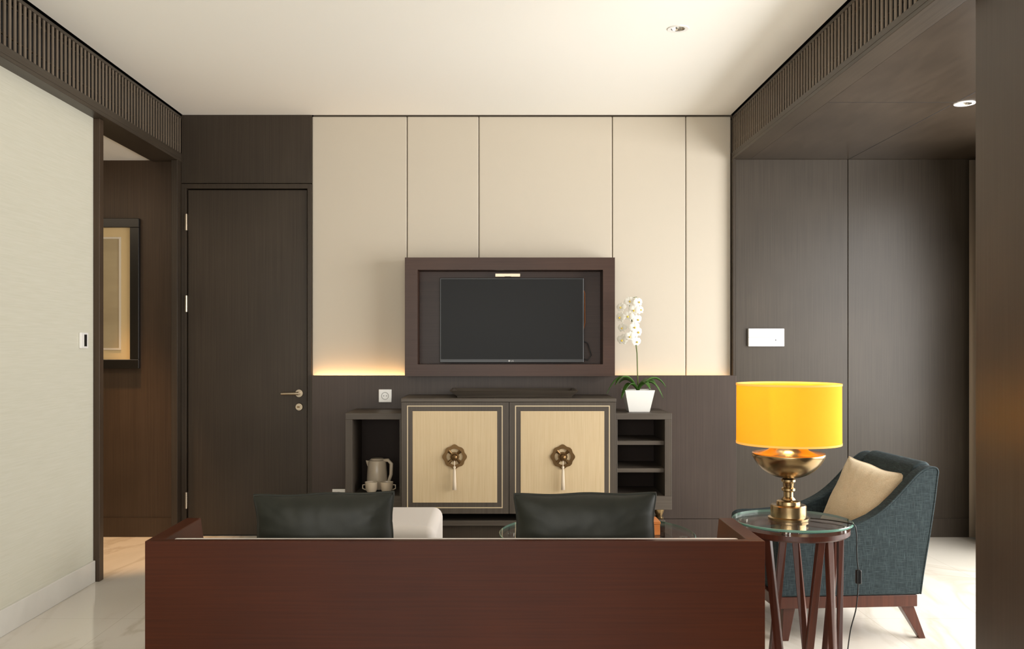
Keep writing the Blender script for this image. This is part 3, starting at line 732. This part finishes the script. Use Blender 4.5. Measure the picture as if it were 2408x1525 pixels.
build(MB().box(0.668, 0.792, 4.498, 4.632, CZ+0.0525, CZ+0.066), 'lid', M['orange_box'], wb_, bevel=0.002)

# ------------------------------------------------------------------ table lamp
LX, LY = 1.179, 3.77
lamp = thing('table_lamp', 'brass table lamp with bowl body and glowing yellow drum shade', 'lamp', (LX, LY, TZ))
def zz(py): return Z(py, LY)
z_t, z_b = zz(903), zz(1040)
SR = 0.204
shd = build(MB().lathe([(SR-0.002, z_b), (SR, z_b), (SR-0.001, z_t), (SR-0.003, z_t)], (LX, LY, 0), 96, closed=True), 'lamp_shade', M['shade'], lamp, smooth='auto', label='glowing yellow silk drum shade')
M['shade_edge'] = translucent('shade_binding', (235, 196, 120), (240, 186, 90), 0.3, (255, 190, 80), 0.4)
for z in (z_t, z_b): build(MB().lathe([(SR-0.0035, -0.004), (SR+0.001, -0.004), (SR+0.001, 0.004), (SR-0.0035, 0.004)], (LX, LY, z), 96, closed=True), 'shade_rim', M['shade_edge'], shd)
sp_ = MB()
for k in range(3):
    a = k*2*PI/3+0.5
    sp_.tube([(LX+0.012*math.cos(a), LY+0.012*math.sin(a), z_t-0.03), (LX+0.200*math.cos(a), LY+0.200*math.sin(a), z_t-0.012)], 0.002, 6)
build(sp_, 'shade_spider', M['brass'], lamp)
bowl = [(0.0, zz(1124)), (0.020, zz(1123.5)), (0.050, zz(1120)), (0.079, zz(1113)), (0.105, zz(1102)), (0.125, zz(1089)), (0.138, zz(1076)), (0.143, zz(1068)), (0.142, zz(1064)), (0.128, zz(1065)), (0.105, zz(1063)), (0.082, zz(1058)), (0.065, zz(1050)), (0.056, zz(1040)), (0.052, zz(1032)), (0.0, zz(1030))]
build(MB().lathe(bowl, (LX, LY, 0), 72), 'bowl', M['brass'], lamp, smooth=True, label='wide polished brass bowl')
zb_ = TZ+0.080
neck = [(0.0, zb_), (0.028, zb_), (0.027, zz(1172)), (0.019, zz(1167)), (0.019, zz(1155)), (0.027, zz(1152)), (0.027, zz(1147)), (0.020, zz(1144)), (0.023, zz(1134)), (0.028, zz(1131)), (0.028, zz(1126)), (0.021, zz(1124)), (0.0, zz(1124))]
build(MB().lathe(neck, (LX, LY, 0), 40), 'stem', M['brass'], lamp, smooth='auto')
base = [(0.0, TZ+0.0005), (0.079, TZ+0.0005), (0.080, TZ+0.010), (0.070, TZ+0.014), (0.070, TZ+0.056), (0.066, TZ+0.060), (0.047, TZ+0.062), (0.046, TZ+0.074), (0.040, TZ+0.078), (0.0, TZ+0.0795)]
build(MB().lathe(base, (LX, LY, 0), 64), 'base', M['brass'], lamp, smooth='auto')
build(MB().lathe([(0.0, 0), (0.014, 0), (0.014, 0.04), (0.012, 0.045), (0.0, 0.045)], (LX, LY, zz(1030)+0.0005), 20), 'bulb_socket', M['dark'], lamp)
build(MB().sphere((LX, LY, zz(1030)+0.08), 0.03, (1, 1, 1.2)), 'bulb', mat('lamp_bulb', (255, 230, 180), 0.4, emit=(255, 226, 170), es=9), lamp, smooth=True)
cord = thing('lamp_cord', 'black lamp cord with inline switch hanging beside the side table', 'cord', (1.36, 3.66, 0))
cp_ = [(LX+0.085, LY-0.01, TZ+0.006), (LX+0.12, LY-0.035, TZ+0.007), (LX+0.16, LY-0.07, TZ+0.007), (LX+0.19, LY-0.12, TZ+0.008), (LX+0.211, LY-0.142, TZ+0.004), (LX+0.217, LY-0.150, TZ-0.03), (LX+0.218, LY-0.150, 0.5), (LX+0.224, LY-0.150, 0.42), (LX+0.22, LY-0.14, 0.3), (LX+0.20, LY-0.13, 0.2), (LX+0.19, LY-0.12, 0.08), (LX+0.2, LY-0.1, 0.006), (LX+0.3, LY+0.1, 0.006)]
def smooth_pts(p, n=6):
    p = [Vector(a) for a in p]; out = []
    for i in range(len(p)-1):
        p0 = p[max(i-1, 0)]; p1 = p[i]; p2 = p[i+1]; p3 = p[min(i+2, len(p)-1)]
        for k in range(n):
            t = k/n
            out.append(0.5*((2*p1)+(-p0+p2)*t+(2*p0-5*p1+4*p2-p3)*t*t+(-p0+3*p1-3*p2+p3)*t**3))
    out.append(p[-1]); return out
build(MB().tube(smooth_pts(cp_), 0.0024, 8), 'cord', M['cable'], cord, smooth=True)
build(MB().box(LX+0.214, LX+0.234, LY-0.160, LY-0.140, 0.39, 0.445), 'inline_switch', M['dark'], cord, bevel=0.005, segs=3)

# ------------------------------------------------------------------ armchair
AX, AY = 1.575, 4.47
ch = thing('armchair', 'teal woven armchair on a mahogany base beside the side table', 'armchair', (AX, AY, 0), math.radians(4))
hw = 0.315
def lx_(x): return x-1.58
arm = [(1.235, 0.20), (1.885, 0.20), (1.900, 0.30), (1.925, 0.45), (1.948, 0.60), (1.962, 0.72), (1.966, 0.755), (1.950, 0.772), (1.910, 0.768), (1.868, 0.740), (1.82, 0.690), (1.77, 0.638), (1.72, 0.592), (1.66, 0.552), (1.58, 0.518), (1.48, 0.494), (1.34, 0.480), (1.26, 0.478), (1.228, 0.465), (1.222, 0.44)]
arm = [(lx_(a), b) for a, b in arm]
for sg in (-1, 1):
    y0, y1 = sorted((sg*hw, sg*(hw-0.075)))
    build(MB().prism(arm, 'y', y0, y1), 'armrest', M['teal'], ch, local=True, bevel=0.016, segs=4)
    loop = [Vector((a, sg*(hw-0.002), b)) for a, b in arm]
    ctr = Vector((lx_(1.6), sg*hw, 0.42))
    top = [p+(ctr-p).normalized()*0.006 for p in loop[1:]]
    build(MB().tube(smooth_pts(top, 3), 0.0045, 8), 'piping', M['teal'], ch, local=True, smooth=True)
bk = [(1.80, 0.30), (1.895, 0.22), (1.905, 0.30), (1.935, 0.45), (1.958, 0.60), (1.972, 0.73), (1.972, 0.765), (1.952, 0.785), (1.92, 0.782), (1.885, 0.76), (1.86, 0.70), (1.835, 0.55), (1.81, 0.42)]
bk = [(lx_(a), b) for a, b in bk]
build(MB().prism(bk, 'y', -(hw-0.076), hw-0.076), 'backrest', M['teal'], ch, local=True, bevel=0.015, segs=4)
build(MB().box(lx_(1.24), lx_(1.80), -(hw-0.078), hw-0.078, 0.20, 0.31), 'seat_base', M['teal'], ch, local=True, bevel=0.01)
build(MB().box(lx_(1.215), lx_(1.815), -(hw-0.08), hw-0.08, 0.312, 0.425), 'seat_cushion', M['teal'], ch, local=True, bevel=0.03, segs=4)
build(MB().box(lx_(1.225), lx_(1.87), -hw+0.008, hw-0.008, 0.146, 0.1985), 'base_rail', M['mahog_v'], ch, local=True, bevel=0.003)
for sg in (-1, 1):
    yy = sg*(hw-0.045)
    def r4(x0, x1, yc, hy, z): return [(lx_(x0), yc-hy, z), (lx_(x1), yc-hy, z), (lx_(x1), yc+hy, z), (lx_(x0), yc+hy, z)]
    build(MB().hull8(r4(1.885, 1.913, yy+sg*0.015, 0.014, 0), r4(1.80, 1.860, yy, 0.025, 0.1455)), 'leg', M['mahog_v'], ch, local=True, bevel=0.002)
    build(MB().hull8(r4(1.255, 1.285, yy+sg*0.01, 0.014, 0), r4(1.26, 1.315, yy, 0.025, 0.1455)), 'leg', M['mahog_v'], ch, local=True, bevel=0.002)
cushion(0.335, 0.345, 0.14, (1.66, 4.42, 0.432), (math.radians(-25), math.radians(9), math.radians(-62)), M['linen'], 'beige linen cushion leaning in the teal armchair', seed=3.1, wr=0.004, pr=0.004, pz=0.06)

# ------------------------------------------------------------------ lights
def area(name, loc, rot, sx, sy, power, col):
    l = bpy.data.lights.new(name, 'AREA'); l.shape = 'RECTANGLE'; l.size = sx; l.size_y = sy; l.energy = power; l.color = col
    o = bpy.data.objects.new(name, l); COL.objects.link(o); o.location = loc; o.rotation_euler = rot; return o
def point(name, loc, power, col, r=0.04):
    l = bpy.data.lights.new(name, 'POINT'); l.energy = power; l.color = col; l.shadow_soft_size = r
    o = bpy.data.objects.new(name, l); COL.objects.link(o); o.location = loc; return o
area('daylight_alcove_window', (3.36, 3.9, 1.3), (0, math.radians(77), 0), 2.2, 3.4, 235, (1.0, 0.985, 0.965))
area('rear_fill_light', (-0.3, YF+0.02, 1.5), (math.radians(124), 0, 0), 3.1, 2.0, 180, (1.0, 0.97, 0.93))  # added fill from behind the viewer, tilted up to brighten the ceiling
point('lamp_glow', (LX, LY, 1.05), 5.8, (1.0, 0.78, 0.46), 0.03)
area('cove_strip_light_a', (-0.93, 6.432, 1.075), (math.radians(180), 0, 0), 0.64, 0.03, 1.9, (1.0, 0.58, 0.24))
area('cove_strip_light_b', (1.2, 6.432, 1.075), (math.radians(180), 0, 0), 0.8, 0.03, 0.7, (1.0, 0.58, 0.24))
def spot(name, loc, power, col, ang=70):
    l = bpy.data.lights.new(name, 'SPOT'); l.energy = power; l.color = col; l.spot_size = math.radians(ang); l.spot_blend = 0.6; l.shadow_soft_size = 0.03
    o = bpy.data.objects.new(name, l); COL.objects.link(o); o.location = loc; return o
spot('spot_ceiling', (0.913, 4.69, ZC-0.01), 10, (1.0, 0.84, 0.65))
spot('spot_alcove', (2.475, 4.94, ZR-0.01), 10, (1.0, 0.87, 0.7))
spot('spot_passage', (-2.45, 6.05, ZL-0.02), 210, (1.0, 0.55, 0.22), 38)
area('passage_light', (-3.2, 4.9, ZL-0.03), (0, 0, 0), 0.8, 0.8, 15, (1.0, 0.80, 0.58))

w = bpy.data.worlds.new('world'); S.world = w; w.use_nodes = True
w.node_tree.nodes['Background'].inputs[0].default_value = (1.0, 0.98, 0.95, 1); w.node_tree.nodes['Background'].inputs[1].default_value = 1.0

# ------------------------------------------------------------------ camera
FW, FX, FY = 2408, 1204, 762.5
c = bpy.data.cameras.new('camera'); c.sensor_width = 36; c.lens = 36*2200/FW
c.shift_x = (FX-1166)/FW; c.shift_y = -(FY-813)/FW; c.clip_start = 0.05
co = bpy.data.objects.new('camera', c); COL.objects.link(co); co.location = (0, 0, 1.31); co.rotation_euler = (PI/2, 0, 0)
S.camera = co
S.view_settings.view_transform = 'Standard'
